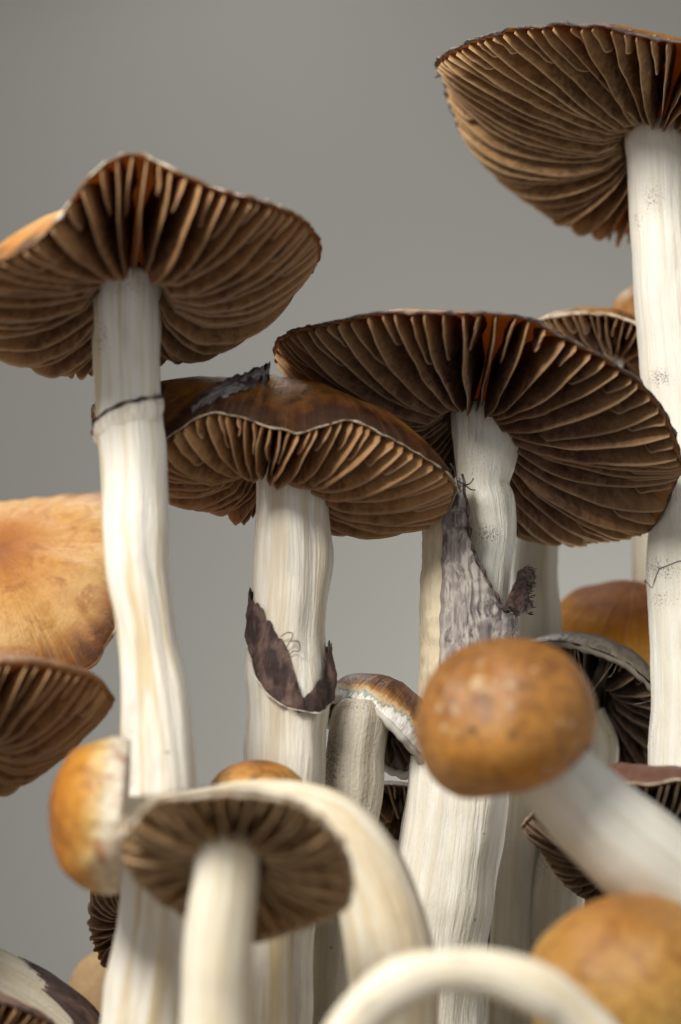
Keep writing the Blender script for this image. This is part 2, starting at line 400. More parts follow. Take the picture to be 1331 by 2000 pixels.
def cord(parent, pts, rad, mat, name, closed=False, rag=0.0, seed=0.0, steps=6, org=None, nseg=6):
    V = []; co = []; n = len(pts); m = n * steps if closed else (n - 1) * steps + 1; F = []
    acc = 0; prev = None
    for i in range(m):
        t = i / steps; c = catmull(pts, t, closed)
        c2 = catmull(pts, t + 0.05 if closed else min(n - 1, t + 0.05), closed); c1 = catmull(pts, t - 0.05 + (n if closed else 0) if closed else max(0, t - 0.05), closed)
        T = (c2 - c1)
        T = T.normalized() if T.length > 1e-9 else Vector((1, 0, 0))
        a = T.cross(Vector((0.13, 0.2, 1))).normalized(); b = T.cross(a)
        if prev is not None: acc += (c - prev).length
        prev = c
        r = rad if isinstance(rad, (int, float)) else rad(i / max(1, m - 1))
        r = r * (1 + rag * 1.2 * n3(acc * 5.0, seed, 1.0))
        off = Vector((n3(acc * 4, seed, 5), n3(acc * 4, seed, 9), n3(acc * 4, seed, 13))) * (rag * r * 1.0)
        for j in range(nseg):
            th = 2 * math.pi * j / nseg; X = c + off + (a * math.cos(th) + b * math.sin(th)) * r
            V.append(X); co.append((acc, math.cos(th) * .1, seed))
    for i in range(m if closed else m - 1):
        for j in range(nseg):
            p = i * nseg + j; q = i * nseg + (j + 1) % nseg; i2 = ((i + 1) % m) * nseg
            F.append((p, q, i2 + (j + 1) % nseg, i2 + j))
    if not closed:
        F.append(tuple(range(nseg))); F.append(tuple(range((m - 1) * nseg, m * nseg)))
    return mesh_obj(name, V, F, mat, parent, org if org is not None else ORG[parent.name], {'co': co})

# ------------------------------------------------------------------ caps
def cap_axes(alpha, rho):
    a, r = R_(alpha), R_(rho)
    u2 = AX_U * math.cos(r) + AX_R * math.sin(r)
    n = u2 * math.cos(a) + AX_F * math.sin(a)
    ea = AX_R * math.cos(r) - AX_U * math.sin(r)
    eb = -AX_F * math.cos(a) + u2 * math.sin(a)
    return ea, eb, n

class Cap:
    def __init__(s, px, py, d, R, alpha, rho, rim=None, wave=(0.0, 3, 0.0), rwave=0.05, r0=0.18, hd=0.5, hatt=-0.6,
                 top=0.9, ptop=0.6, seed=1.0, curl=2.2, rag=0.012, bulge=0.0, bs=1.0):
        if rim:                       # fit centre and radius to the widest points of the margin
            cr, sr = math.cos(R_(rho)), math.sin(R_(rho))
            av = [(x - px) * cr + (y - py) * sr for x, y, _ in rim]; mid = (max(av) + min(av)) / 2
            R = (max(av) - min(av)) / 2 * 1.015; px += mid * cr; py += mid * sr
        s.C = P(px, py, d); s.d = d; s.R = px2u(R, d); s.ea, s.eb, s.n = cap_axes(alpha, rho)
        q = s.R; s.r0 = r0; s.hd = hd * q; s.hatt = hatt * q; s.top = top * q; s.ptop = ptop; s.seed = seed; s.curl = curl; s.rag = rag; s.bulge = bulge
        s.tab = None; s.wave = wave; s.rwave = rwave
        if rim:
            tab = []
            for (x, y, side) in rim:
                dirv = (P(x, y, 0) - CAM).normalized(); o = CAM - s.C
                A = dirv.dot(s.ea), dirv.dot(s.eb) / bs; O = o.dot(s.ea), o.dot(s.eb) / bs
                qa = A[0] ** 2 + A[1] ** 2; qb = 2 * (A[0] * O[0] + A[1] * O[1]); qc = O[0] ** 2 + O[1] ** 2 - s.R ** 2
                di = qb * qb - 4 * qa * qc
                rt = math.sqrt(di) if di > 0 else 0.0
                k = (-qb - rt) / (2 * qa) if side == 'n' else (-qb + rt) / (2 * qa)
                X = CAM + dirv * k - s.C
                tab.append((math.atan2(X.dot(s.eb), X.dot(s.ea)), Vector((X.dot(s.ea), X.dot(s.eb))).length, X.dot(s.n)))
            tab.sort(); s.tab = tab; s.sm = None
            N = 180; raw = [s.rim_raw(-math.pi + 2 * math.pi * i / N) for i in range(N)]; ker = [math.exp(-(k / 1.6) ** 2) for k in range(-4, 5)]; kw = sum(ker)
            s.sm = [tuple(sum(raw[(i + k) % N][c] * ker[k + 4] for k in range(-4, 5)) / kw for c in (0, 1)) for i in range(N)]
    def rim(s, ph):
        if s.tab:
            x = ((ph + math.pi) % (2 * math.pi)) / (2 * math.pi) * 180; i = int(x); f = x - i
            a, b = s.sm[i % 180], s.sm[(i + 1) % 180]; r, h = lerp(a[0], b[0], f), lerp(a[1], b[1], f)
        else: r, h = s.rim_raw(ph)
        r *= 1 + s.rag * fb(math.cos(ph) * 9 + s.seed, math.sin(ph) * 9, 2.0, 4)
        h += s.R * s.rag * 0.8 * fb(math.cos(ph) * 8, math.sin(ph) * 8, 5.0 + s.seed, 4)
        return r, h
    def rim_raw(s, ph):
        if s.tab:
            T = s.tab; n = len(T); ph = (ph + math.pi) % (2 * math.pi) - math.pi
            i = n - 1
            for k in range(n):
                if T[k][0] > ph: i = k - 1; break
            else: i = n - 1
            def g(k):
                w_, m = divmod(k, n); return (T[m][0] + w_ * 2 * math.pi, T[m][1], T[m][2])
            p0, p1, p2, p3 = g(i - 1), g(i), g(i + 1), g(i + 2)
            if i == -1 and ph > p2[0]: pass
            f = (ph - p1[0]) / max(1e-6, p2[0] - p1[0])
            f = max(0, min(1, f)); out = []
            for c in (1, 2):   # monotone-ish hermite
                m1 = (p2[c] - p0[c]) / max(1e-3, p2[0] - p0[0]); m2 = (p3[c] - p1[c]) / max(1e-3, p3[0] - p1[0])
                L = p2[0] - p1[0]; sec = (p2[c] - p1[c]) / max(1e-3, L)
                lim = abs(sec) * 2.5 + 0.15; m1 = max(-lim, min(lim, m1)); m2 = max(-lim, min(lim, m2))
                h00 = 2 * f ** 3 - 3 * f * f + 1; h10 = f ** 3 - 2 * f * f + f; h01 = -2 * f ** 3 + 3 * f * f; h11 = f ** 3 - f * f
                out.append(h00 * p1[c] + h10 * L * m1 + h01 * p2[c] + h11 * L * m2)
            r, h = out
        else:
            am, fr, ph0 = s.wave
            h = s.R * (am * math.sin(fr * ph + ph0) + am * 0.5 * n3(math.cos(ph) * 1.3 + s.seed, math.sin(ph) * 1.3, 1.0))
            r = s.R * (1 + s.rwave * n3(math.cos(ph) * 1.1 + s.seed, math.sin(ph) * 1.1, 4.0))
        return r, h
    def pt(s, ph, rr, h): return s.C + s.ea * (rr * math.cos(ph)) + s.eb * (rr * math.sin(ph)) + s.n * h
    def under(s, q, R_h): return R_h[1] * q ** s.curl + s.hd * (1 - q * q)
    def topz(s, q, R_h): return R_h[1] * q ** s.curl + s.top * (max(0.0, 1 - q * q) ** s.ptop)
    def build(s, parent, skin, flesh, NA=150, NR=22):
        s.parent = parent; V = []; sA = []; co = []; rad = []; F = []; fm = []
        rims = [s.rim(2 * math.pi * j / NA) for j in range(NA)]
        def put(X, q, ph): V.append(X); sA.append(q); co.append(tuple((X - s.C) + Vector((s.seed * 7, 0, 0)))); rad.append((math.cos(ph), math.sin(ph), q + s.seed))
        qs = [math.sin(math.pi / 2 * i / NR) for i in range(1, NR + 1)]
        for q in qs:
            for j in range(NA):
                ph = 2 * math.pi * j / NA; r, h = rims[j]
                lump = s.R * 0.035 * fb(math.cos(ph) * q * 2.2 + s.seed, math.sin(ph) * q * 2.2, 8.0, 3) * (1 - q ** 6)
                rr = r * q * (1 + s.bulge * math.sin(math.pi * q ** 2.2))
                put(s.pt(ph, rr, s.topz(q, (r, h)) + lump + (0.012 if q > .999 else 0)), q, ph)
        nt = NR
        put(s.pt(0, 0, s.topz(0, (s.R, 0))), 0.0, 0.0); apex = len(V) - 1
        us = [1.0 - i / 14 * (1 - s.r0 * 0.6) for i in range(0, 15)]; base = len(V)
        for q in us:
            for j in range(NA):
                ph = 2 * math.pi * j / NA; r, h = rims[j]; put(s.pt(ph, r * q * 0.997, s.under(q, (r, h)) - 0.012), 2.0 - q, ph)
        for i in range(nt - 1):
            for j in range(NA):
                a = i * NA + j; b = i * NA + (j + 1) % NA; F.append((a, b, b + NA, a + NA)); fm.append(0)
        for j in range(NA): F.append((apex, (j + 1) % NA, j)); fm.append(0)
        for j in range(NA):
            a = (nt - 1) * NA + j; b = (nt - 1) * NA + (j + 1) % NA; c = base + j; e = base + (j + 1) % NA
            F.append((a, b, e, c)); fm.append(0)
        for i in range(14):
            for j in range(NA):
                a = base + i * NA + j; b = base + i * NA + (j + 1) % NA; F.append((a, b, b + NA, a + NA)); fm.append(1)
        F.append(tuple(base + 14 * NA + j for j in range(NA))); fm.append(1)
        s.obj = mesh_obj('cap', V, F, [skin, flesh], parent, ORG[parent.name], {'s': sA, 'co': co, 'rad': rad}, fm)
        s.obj.parent = parent
        return s.obj
    def gills(s, mat, nfull, thick=0.05, seed=1, wig=1.0, short=1, depth=1.0, inset=0.985, stemr=None, lean=0.0, rag=0.5, start=0.0):
        rnd = random.Random(seed); N = nfull * (1 + short); org = ORG[s.parent.name]
        NS = 15
        q0f = s.r0 if stemr is None else stemr
        for k in range(N):
            ph0 = 2 * math.pi * (k + rnd.uniform(-0.22, 0.22)) / N
            full = (k % (1 + short) == 0)
            qa = q0f * rnd.uniform(0.8, 1.0) if full else rnd.choice((rnd.uniform(0.38, 0.60), rnd.uniform(0.60, 0.80)))
            dsc = depth * rnd.uniform(0.92, 1.06)
            V = []; g = []; gp = []; F = []
            sd = rnd.uniform(0, 60); ln = rnd.gauss(0, 0.06) + lean; wv = rnd.uniform(0.5, 1.2) * wig
            rowsF = (0.0, 0.5, 0.93, 1.0)
            for i in range(NS + 1):
                f = i / NS; f = f ** 0.9
                q = lerp(qa, inset, f)
                R_h = s.rim(ph0)
                zt = s.under(q, R_h)
                D0 = (s.hd - s.hatt)
                # how deep this blade hangs here
                dp = D0 * dsc * (1 - q ** 4.0) * (0.88 + 0.12 * sstep(q0f * 0.8, q0f + 0.25, q)) * (1 + 0.10 * math.sin(math.pi * min(1.0, q * 1.15)))
                if not full:
                    dp *= 0.90 * sstep(-0.05, 0.55, f)
                else:
                    dp *= 0.72 + 0.28 * sstep(-0.03, 0.09, f)
                dp += 0.022 * s.R * (1.0 if full else sstep(-0.02, 0.35, f))
                dp *= 1 + 0.06 * n3(f * 5, sd, 2) * rag + 0.03 * rag * n3(f * 16, sd, 3)
                for side in (-1, 1):
                    rs = rowsF if side == -1 else rowsF[::-1][1:]
                    for fv in rs:
                        th = thick * (1.0 - 0.62 * fv) * 0.5 * (0.35 + 0.65 * sstep(0, 0.1, f)) * (0.4 + 0.6 * sstep(1.0, 0.85, f))
                        if fv == 1.0: th = thick * 0.13
                        ww = wv * (0.030 * n3(f * 3.0, sd, fv * 0.7) + 0.010 * n3(f * 9.0, sd + 5, fv * 1.5)) * s.R * (0.25 + 0.75 * fv)
                        lat = side * th + ww + ln * fv * dp * 0.8
                        if fv == 1.0: lat = ww + ln * dp * 0.8 + 0 * side
                        r = R_h[0] * q
                        X = s.pt(ph0, r, zt + 0.02 - (dp + 0.02) * fv)
                        tang = -s.ea * math.sin(ph0) + s.eb * math.cos(ph0)
                        X = X + tang * lat
                        V.append(X); g.append((f * 3, (1 - fv) * dp, sd)); gp.append((q * s.R + sd, fv * dp + side * 0.1, sd * 1.7))
            W = 7
            for i in range(NS):
                for j in range(W):
                    a = i * W + j; b = i * W + (j + 1) % W; F.append((a, b, b + W, a + W))
            F.append(tuple(range(W))); F.append(tuple(range(NS * W, NS * W + W)))
            mesh_obj('gill', V, F, mat, s.obj, org, {'g': g, 'gp': gp})
    def margin(s, mat, rad=0.03, rag=0.8, n=140, q=1.0, dz=0.01, name='margin', seed=0.0):
        pts = []
        for j in range(n):
            ph = 2 * math.pi * j / n; r, h = s.rim(ph); pts.append(s.pt(ph, r * q, h + dz))
        return cord(s.obj, pts, rad, mat, name, closed=True, rag=rag, seed=seed, steps=2, org=ORG[s.parent.name])

def button(parent, px, py, d, R, H, alpha, rho, skin, flesh, psi=115, seed=1.0, lump=0.05, NA=72, NR=40, sq=1.0, oc=3):
    C = P(px, py, d); r_ = px2u(R, d); h_ = px2u(H, d); ea, eb, n = cap_axes(alpha, rho)
    V = []; sA = []; co = []; rad = []; F = []; fm = []
    def put(X, q, ph): V.append(X); sA.append(q); co.append(tuple(X - C + Vector((seed * 7, 0, 0)))); rad.append((math.cos(ph), math.sin(ph), q + seed))
    put(C + n * h_, 0, 0)
    for i in range(1, NR + 1):
        ps = R_(psi) * i / NR
        for j in range(NA):
            ph = 2 * math.pi * j / NA
            k = 1 + lump * fb(math.cos(ph) * math.sin(ps) * 1.3 + seed, math.sin(ph) * math.sin(ps) * 1.3, math.cos(ps) * 1.3 + seed, oc)
            rr = math.sin(ps); rr = rr ** sq
            put(C + (ea * math.cos(ph) + eb * math.sin(ph)) * (r_ * rr * k) + n * (h_ * math.cos(ps) * k), i / NR, ph)
    F += [(0, 1 + j, 1 + (j + 1) % NA) for j in range(NA)]; fm += [0] * NA
    for i in range(NR - 1):
        for j in range(NA):
            a = 1 + i * NA + j; b = 1 + i * NA + (j + 1) % NA; F.append((a, b, b + NA, a + NA)); fm.append(0)
    last = 1 + (NR - 1) * NA; zc = h_ * math.cos(R_(psi))
    base = len(V)
    for (kq, dz) in ((0.90, 0.02), (0.6, 0.16), (0.25, 0.22)):
        for j in range(NA):
            ph = 2 * math.pi * j / NA; rr = r_ * math.sin(R_(psi)) ** sq * kq
            put(C + (ea * math.cos(ph) + eb * math.sin(ph)) * rr + n * (zc + dz * r_), 1.1, ph)
    rows = [last, base, base + NA, base + 2 * NA]
    for a0, b0 in zip(rows, rows[1:]):
        for j in range(NA):
            F.append((a0 + j, a0 + (j + 1) % NA, b0 + (j + 1) % NA, b0 + j)); fm.append(1)
    F.append(tuple(base + 2 * NA + j for j in range(NA))); fm.append(1)
    return mesh_obj('cap', V, F, [skin, flesh], parent, ORG[parent.name], {'s': sA, 'co': co, 'rad': rad}, fm)

def on_top(c, px, py):
    """point of a cap's upper side that shows at this spot"""
    if not hasattr(c, 'grid'):
        c.grid = []
        for i in range(1, 60):
            for j in range(240):
                ph = 2 * math.pi * j / 240; q = i / 60; R_h = c.rim(ph); X = c.pt(ph, R_h[0] * q, c.topz(q, R_h)); c.grid.append((X, *proj(X)))
    best = None; near = sorted(c.grid, key=lambda g: (g[1] - px) ** 2 + (g[2] - py) ** 2)[:5]
    w_ = [1 / (1 + (g[1] - px) ** 2 + (g[2] - py) ** 2) for g in near]; f = min(g[3] for g in near)
    near2 = [(g, k) for g, k in zip(near, w_) if g[3] < f + 0.8]
    return sum((g[0] * k for g, k in near2), Vector()) / sum(k for g, k in near2)

# ------------------------------------------------------------------ the setting
def setting():
    # grey paper backdrop behind the cluster
    t = NT('backdrop_paper')
    tc = t.n('ShaderNodeTexCoord').outputs['Object']
    nz = t.noise(tc, 9.0, 4, 0.6)
    t.l(t.mix(nz, (0.130, 0.128, 0.118), (0.138, 0.136, 0.126)), t.b.inputs['Base Color']); t.b.inputs['Roughness'].default_value = 0.95
    t.b.inputs['Specular IOR Level'].default_value = 0.05
    c = CAM + AX_F * (D + 38); w_, h_ = 60, 48; V = []; F = []; n = 24
    prof = []
    for i in range(n + 1): prof.append(c - AX_U * h_ + AX_U * (2 * h_ * i / n))
    for p in prof:
        for x in (-w_, w_): V.append(p + AX_R * x)
    for i in range(n): F.append((2 * i, 2 * i + 1, 2 * i + 3, 2 * i + 2))
    o = mesh_obj('backdrop', V, F, t.m); o['kind'] = 'structure'
    # growing block under the stems, below the frame
    m = mat_plain('substrate_casing', (0.10, 0.065, 0.04), (0.40, 0.35, 0.28), 1.3, lo=0.45, hi=0.62, rough=0.95)
    V = []; co = []; F = []; nx, ny = 60, 50
    x0, x1, y0, y1 = -15, 17, 24, 56
    for j in range(ny + 1):
        for i in range(nx + 1):
            x = lerp(x0, x1, i / nx); y = lerp(y0, y1, j / ny)
            e = min(i, nx - i, j, ny - j)
            z = GROUND + 0.35 * fb(x * 0.5, y * 0.5, 0, 4) - (0.0 if e > 1 else (0.5 if e == 1 else 4.0))
            V.append(Vector((x, y, z))); co.append((x, y, z))
    for j in range(ny):
        for i in range(nx):
            a = j * (nx + 1) + i; F.append((a, a + 1, a + nx + 2, a + nx + 1))
    o = mesh_obj('substrate', V, F, m, attrs={'co': co}); o['kind'] = 'structure'
setting()

def base_of(st): 
    b = st.c[-1].copy(); b.z = GROUND; return b

# ------------------------------------------------------------------ A: left mushroom with the wavy cap
def tall_left():
    st = Stem([(251, 540, 62), (250, 570, 64), (249, 620, 64), (250, 720, 64), (254, 800, 64), (259, 870, 64), (262, 950, 63), (262, 1030, 64), (268, 1110, 62), (283, 1200, 59),
               (296, 1300, 63), (305, 1400, 67), (314, 1540, 71), (304, 1740, 71), (293, 1850, 74), (276, 2000, 80)], -3.6, 0.2, 1.3, ridge=0.034, lump=0.10)
    m = mushroom('mushroom', 'tall mushroom with wavy upturned orange-brown cap and thin dark ring line on pale stem', base_of(st), 'mushrooms of the cluster')
    st.build(m, STEM_TAN, [(195, 660, 25, 70, 0.7), (255, 1440, 14, 40, 0.7), (255, 1520, 16, 40, 0.7), (250, 560, 90, 40, 0.5)])
    rim = [(-85, 545, 'n'), (-45, 520, 'n'), (0, 507, 'n'), (50, 488, 'n'), (95, 455, 'n'), (130, 402, 'n'), (170, 350, 'n'), (212, 314, 'n'), (258, 300, 'n'), (310, 318, 'n'), (365, 346, 'n'),
           (425, 370, 'n'), (485, 386, 'n'), (545, 404, 'n'), (592, 427, 'n'), (622, 465, 'n'), (606, 535, 'f'), (575, 575, 'f'), (548, 600, 'f'), (480, 632, 'f'), (400, 648, 'f'),
           (335, 655, 'f'), (255, 690, 'f'), (180, 718, 'f'), (110, 714, 'f'), (50, 702, 'f'), (0, 690, 'f'), (-60, 650, 'f'), (-95, 595, 'f')]
    c = Cap(266, 507, -3.6, 358, 37, 0, rim, r0=0.19, hd=0.16, hatt=-0.33, top=0.24, ptop=0.95, seed=2.1, curl=2.0, rag=0.012)
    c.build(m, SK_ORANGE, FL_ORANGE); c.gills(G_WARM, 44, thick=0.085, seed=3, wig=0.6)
    c.margin(EDGE_PALE, 0.022, 1.6, seed=2.0)
    # ring: a collapsed membrane with a dark upper line
    collar(m, st, 'ring', VEIL_WHITE, [(-180, 800, 835, 0.0), (-95, 838, 868, 0.05), (-70, 826, 862, 0.03), (-30, 812, 850, 0.01), (20, 800, 850, 0.012), (60, 790, 840, 0.03), (92, 778, 815, 0.03), (180, 800, 835, 0.0)], thick=0.012, rag=0.06, seed=3.0, lift=0.012, rag_u=0.03, flare=-0.16, wob=0.015)
    pts = []
    for an in range(-120, 125, 8):
        up = interp([(-120, 850), (-95, 838), (-70, 826), (-30, 812), (20, 800), (60, 790), (92, 778), (120, 775)], an)[0]
        pts.append(st.at(st.t_of_py(up + 3 * n3(an * .1, 1, 1)), R_(an), 0.055))
    cord(m, pts, 0.026, EDGE_DARK, 'ring_edge', rag=0.9, seed=4.0)
    return m
# ------------------------------------------------------------------ B: middle mushroom, dark glossy top
def middle():
    st = Stem([(569, 890, 68), (570, 925, 72), (570, 1000, 72), (572, 1100, 76), (568, 1180, 75), (562, 1250, 75), (558, 1350, 81), (555, 1480, 79), (552, 1600, 75), (549, 1800, 66), (546, 2000, 62)], -1.6, 0.12, 5.2, ridge=0.038, lump=0.11)
    m = mushroom('mushroom', 'mushroom with folded dark glossy brown cap and torn purple-black skirt on its stem', base_of(st), 'mushrooms of the cluster')
    st.build(m, STEM, [(570, 920, 90, 45, 0.5), (618, 1035, 14, 10, 0.8), (500, 1220, 16, 40, 0.9)])
    rim = [(180, 790, 'n'), (195, 835, 'n'), (260, 862, 'n'), (325, 864, 'n'), (352, 840, 'n'), (388, 815, 'n'), (450, 812, 'n'), (520, 832, 'n'), (578, 846, 'n'), (622, 838, 'n'), (685, 820, 'n'),
           (740, 846, 'n'), (800, 876, 'n'), (850, 906, 'n'), (886, 938, 'n'), (890, 965, 'f'), (872, 1000, 'f'), (835, 1026, 'f'), (760, 1028, 'f'), (700, 1014, 'f'), (645, 1006, 'f'),
           (570, 1000, 'f'), (490, 994, 'f'), (455, 988, 'f'), (410, 986, 'f'), (370, 956, 'f'), (328, 944, 'f'), (255, 930, 'f'), (200, 880, 'f')]
    c = Cap(540, 895, -1.7, 358, 19, 9, rim, r0=0.20, hd=0.20, hatt=-0.16, top=0.42, ptop=0.75, seed=5.4, curl=2.6, rag=0.012, bs=0.62)
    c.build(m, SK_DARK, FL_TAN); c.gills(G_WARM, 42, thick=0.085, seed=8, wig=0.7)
    c.margin(EDGE_WHITE, 0.013, 1.4, seed=5.0)
    sk = collar(m, st, 'torn_skirt', VEIL_DARK, [(-125, 1150, 1180, 0.05), (-95, 1160, 1205, 0.09), (-75, 1170, 1235, 0.08), (-60, 1178, 1268, 0.06), (-40, 1206, 1322, 0.05), (-20, 1234, 1360, 0.05), (-5, 1252, 1378, 0.05), (8, 1300, 1386, 0.05),
                                              (18, 1358, 1391, 0.06), (28, 1362, 1392, 0.06), (42, 1338, 1391, 0.07), (58, 1305, 1386, 0.08), (78, 1252, 1355, 0.10), (100, 1245, 1310, 0.10), (125, 1250, 1285, 0.05)], thick=0.035, rag=0.06, seed=6.0, lift=-0.025, rag_u=0.14, flare=0.10, nth=110, nw=22, wob=0.03)
    pts = []
    for an in range(-60, 100, 6):
        lo = interp([(-60, 1268), (-40, 1322), (-20, 1360), (-5, 1378), (8, 1387), (32, 1394), (45, 1393), (60, 1386), (78, 1352), (100, 1312)], an)[0]
        pts.append(st.at(st.t_of_py(lo), R_(an), 0.11))
    cord(sk, pts, 0.011, VEIL_WHITE, 'skirt_edge', rag=1.2, seed=9.0, org=ORG[m.name])
    # stray threads
    for (tp, sd) in (([(552, 1250), (562, 1242), (571, 1243), (569, 1256), (561, 1272)], 1), ([(568, 1258), (580, 1257), (584, 1266), (583, 1276), (575, 1276), (566, 1286)], 2)):
        cord(sk, [st.at(st.t_of_py(y), math.asin(max(-1, min(1, (x - 562) / 76))), 0.10 + 0.04 * math.sin(i)) for i, (x, y) in enumerate(tp)], 0.009, EDGE_DARK, 'thread', rag=0.3, seed=sd, org=ORG[m.name])
    # peeled strip of skin on the crown
    V = []; co = []; F = []; nI, nJ = 34, 9
    pl = [(372, 808), (400, 785), (432, 768), (470, 754), (505, 746), (522, 742)]
    wd = [6, 16, 20, 22, 20, 8]
    for side in (0, 1):
        for i in range(nI + 1):
            f = i / nI * (len(pl) - 1); k = min(len(pl) - 2, int(f)); g = f - k
            x = lerp(pl[k][0], pl[k + 1][0], g); y = lerp(pl[k][1], pl[k + 1][1], g); wdt = lerp(wd[k], wd[k + 1], g)
            for j in range(nJ + 1):
                v = (j / nJ - 0.5) * 2
                rr = 1 + 0.35 * fb(i * 0.5, v, 1.0, 3)
                X = on_top(c, x + v * wdt * 0.45 * rr, y + v * wdt * 0.55 * rr) + c.n * (0.03 + (0.08 + 0.22 * (i / nI) ** 3) * (1 - v * v) + 0.08 * fb(i * .5, j * .9, 2, 3) + (0.04 if side else 0))
                V.append(X); co.append((v * 0.4, 0.1 * side, i * 0.06))
    W = nJ + 1; o = (nI + 1) * W
    for i in range(nI):
        for j in range(nJ):
            a = i * W + j; F += [(a, a + 1, a + W + 1, a + W), (o + a, o + a + W, o + a + W + 1, o + a + 1)]
        for j in (0, nJ):
            a = i * W + j; F.append((a, a + W, o + a + W, o + a))
    for i in (0, nI):
        for j in range(nJ):
            a = i * W + j; F.append((a, a + 1, o + a + 1, o + a))
    mesh_obj('skin_flap', V, F, PEEL, c.obj, ORG[m.name], {'co': co})
    return m
# ------------------------------------------------------------------ C: broad cap in the middle, dark gills
def broad():
    st = Stem([(949, 795, 68), (949, 815, 70), (948, 850, 66), (945, 905, 58), (943, 948, 52), (950, 985, 59), (958, 1045, 55), (952, 1110, 50), (944, 1180, 54), (932, 1232, 82), (920, 1320, 90), (905, 1450, 91), (890, 1600, 97), (872, 1750, 95), (860, 1850, 91), (850, 2000, 90)], 0.0, 0.14, 9.7, ridge=0.026, lump=0.12)
    m = mushroom('mushroom', 'mushroom with broad dark-gilled cap and shredded grey veil hanging round its stem', base_of(st), 'mushrooms of the cluster')
    st.build(m, STEM_WHITE, [(955, 1045, 40, 25, 0.85), (930, 900, 70, 60, 0.45), (985, 965, 25, 25, 0.55)])
    rim = [(548, 660, 'n'), (600, 640, 'n'), (680, 622, 'n'), (760, 611, 'n'), (850, 613, 'n'), (940, 612, 'n'), (1015, 618, 'n'), (1060, 636, 'n'), (1120, 667, 'n'), (1180, 700, 'n'), (1240, 738, 'n'), (1285, 785, 'n'), (1312, 835, 'n'),
           (1328, 890, 'n'), (1320, 935, 'f'), (1308, 985, 'f'), (1268, 1035, 'f'), (1200, 1052, 'f'), (1120, 1062, 'f'), (1060, 1050, 'f'), (1010, 1030, 'f'), (930, 1000, 'f'), (840, 965, 'f'), (740, 920, 'f'), (650, 850, 'f'), (580, 755, 'f')]
    c = Cap(938, 812, 0.0, 400, 32, 15, rim, r0=0.16, hd=0.19, hatt=-0.14, top=0.25, ptop=1.0, seed=7.7, curl=2.2, rag=0.010)
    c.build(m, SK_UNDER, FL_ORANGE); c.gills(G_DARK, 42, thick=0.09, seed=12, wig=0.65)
    c.margin(EDGE_DARK, 0.028, 1.1, seed=7.0)
    # the sheath the stem has broken out of
    sh = Stem([(922, 930, 90), (922, 1000, 93), (920, 1100, 93), (918, 1200, 93), (914, 1320, 94), (908, 1400, 94)], -0.18, 0.14, 11.0, root=False, ridge=0.012, lump=0.03)
    collar(m, sh, 'torn_sheath', VEIL_TAN, [(-165, 970, 1380, 0.0), (-100, 950, 1380, 0.0), (-60, 948, 1380, 0.0), (-28, 950, 1380, 0.0)], nth=50, nw=40, rag=0.04, seed=2.2, lift=0.0)
    collar(m, sh, 'veil', VEIL_GREY, [(-38, 985, 1320, 0.05), (-27, 955, 1320, 0.09), (-14, 942, 1320, 0.09), (-9, 990, 1310, 0.08), (-6, 1060, 1300, 0.08), (4, 1112, 1300, 0.07), (20, 1160, 1300, 0.05), (33, 1192, 1300, 0.03), (45, 1200, 1290, 0.02), (75, 1198, 1270, 0.0)], nth=90, nw=40, rag=0.05, seed=3.3, lift=0.0, wob=0.05)
    pts = []
    for an in range(-14, 60, 3):
        up = interp([(-14, 942), (-9, 990), (-6, 1060), (4, 1112), (20, 1160), (33, 1192), (45, 1200), (60, 1199)], an)[0]
        pts.append(sh.at(sh.t_of_py(up), R_(an), 0.13))
    cord(m, pts, 0.030, EDGE_DARK, 'veil_edge', rag=1.3, seed=8.0)
    tf = collar(m, sh, 'spore_tuft', VEIL_DARK, [(36, 1185, 1196, 0.06), (46, 1150, 1200, 0.08), (56, 1118, 1201, 0.10), (70, 1106, 1200, 0.16), (88, 1108, 1196, 0.22)], nth=50, nw=26, rag=0.06, seed=4.4, lift=0.0, wob=0.10)
    rnd = random.Random(5)
    for i in range(46):
        y = rnd.uniform(1108, 1198); an = rnd.uniform(66, 90)
        X = sh.at(sh.t_of_py(y), R_(an), 0.22); Y = X + AX_R * rnd.uniform(0.02, 0.12) + AX_U * rnd.uniform(-0.04, 0.04) - AX_F * rnd.uniform(0, 0.05)
        cord(tf, [X - AX_R * 0.03, (X + Y) / 2 + AX_U * rnd.uniform(-.02, .02), Y], 0.010, EDGE_DARK, 'thread', steps=2, org=ORG[m.name], nseg=4)
    for tp in ([(893, 938), (905, 945), (915, 946), (922, 940), (925, 934)], [(900, 942), (912, 950), (920, 956), (929, 957)], [(880, 905), (888, 918), (893, 938), (897, 955)]):
        cord(m, [P(x, y, -1.3) for x, y in tp], 0.014, EDGE_DARK, 'thread', steps=4)
    return m
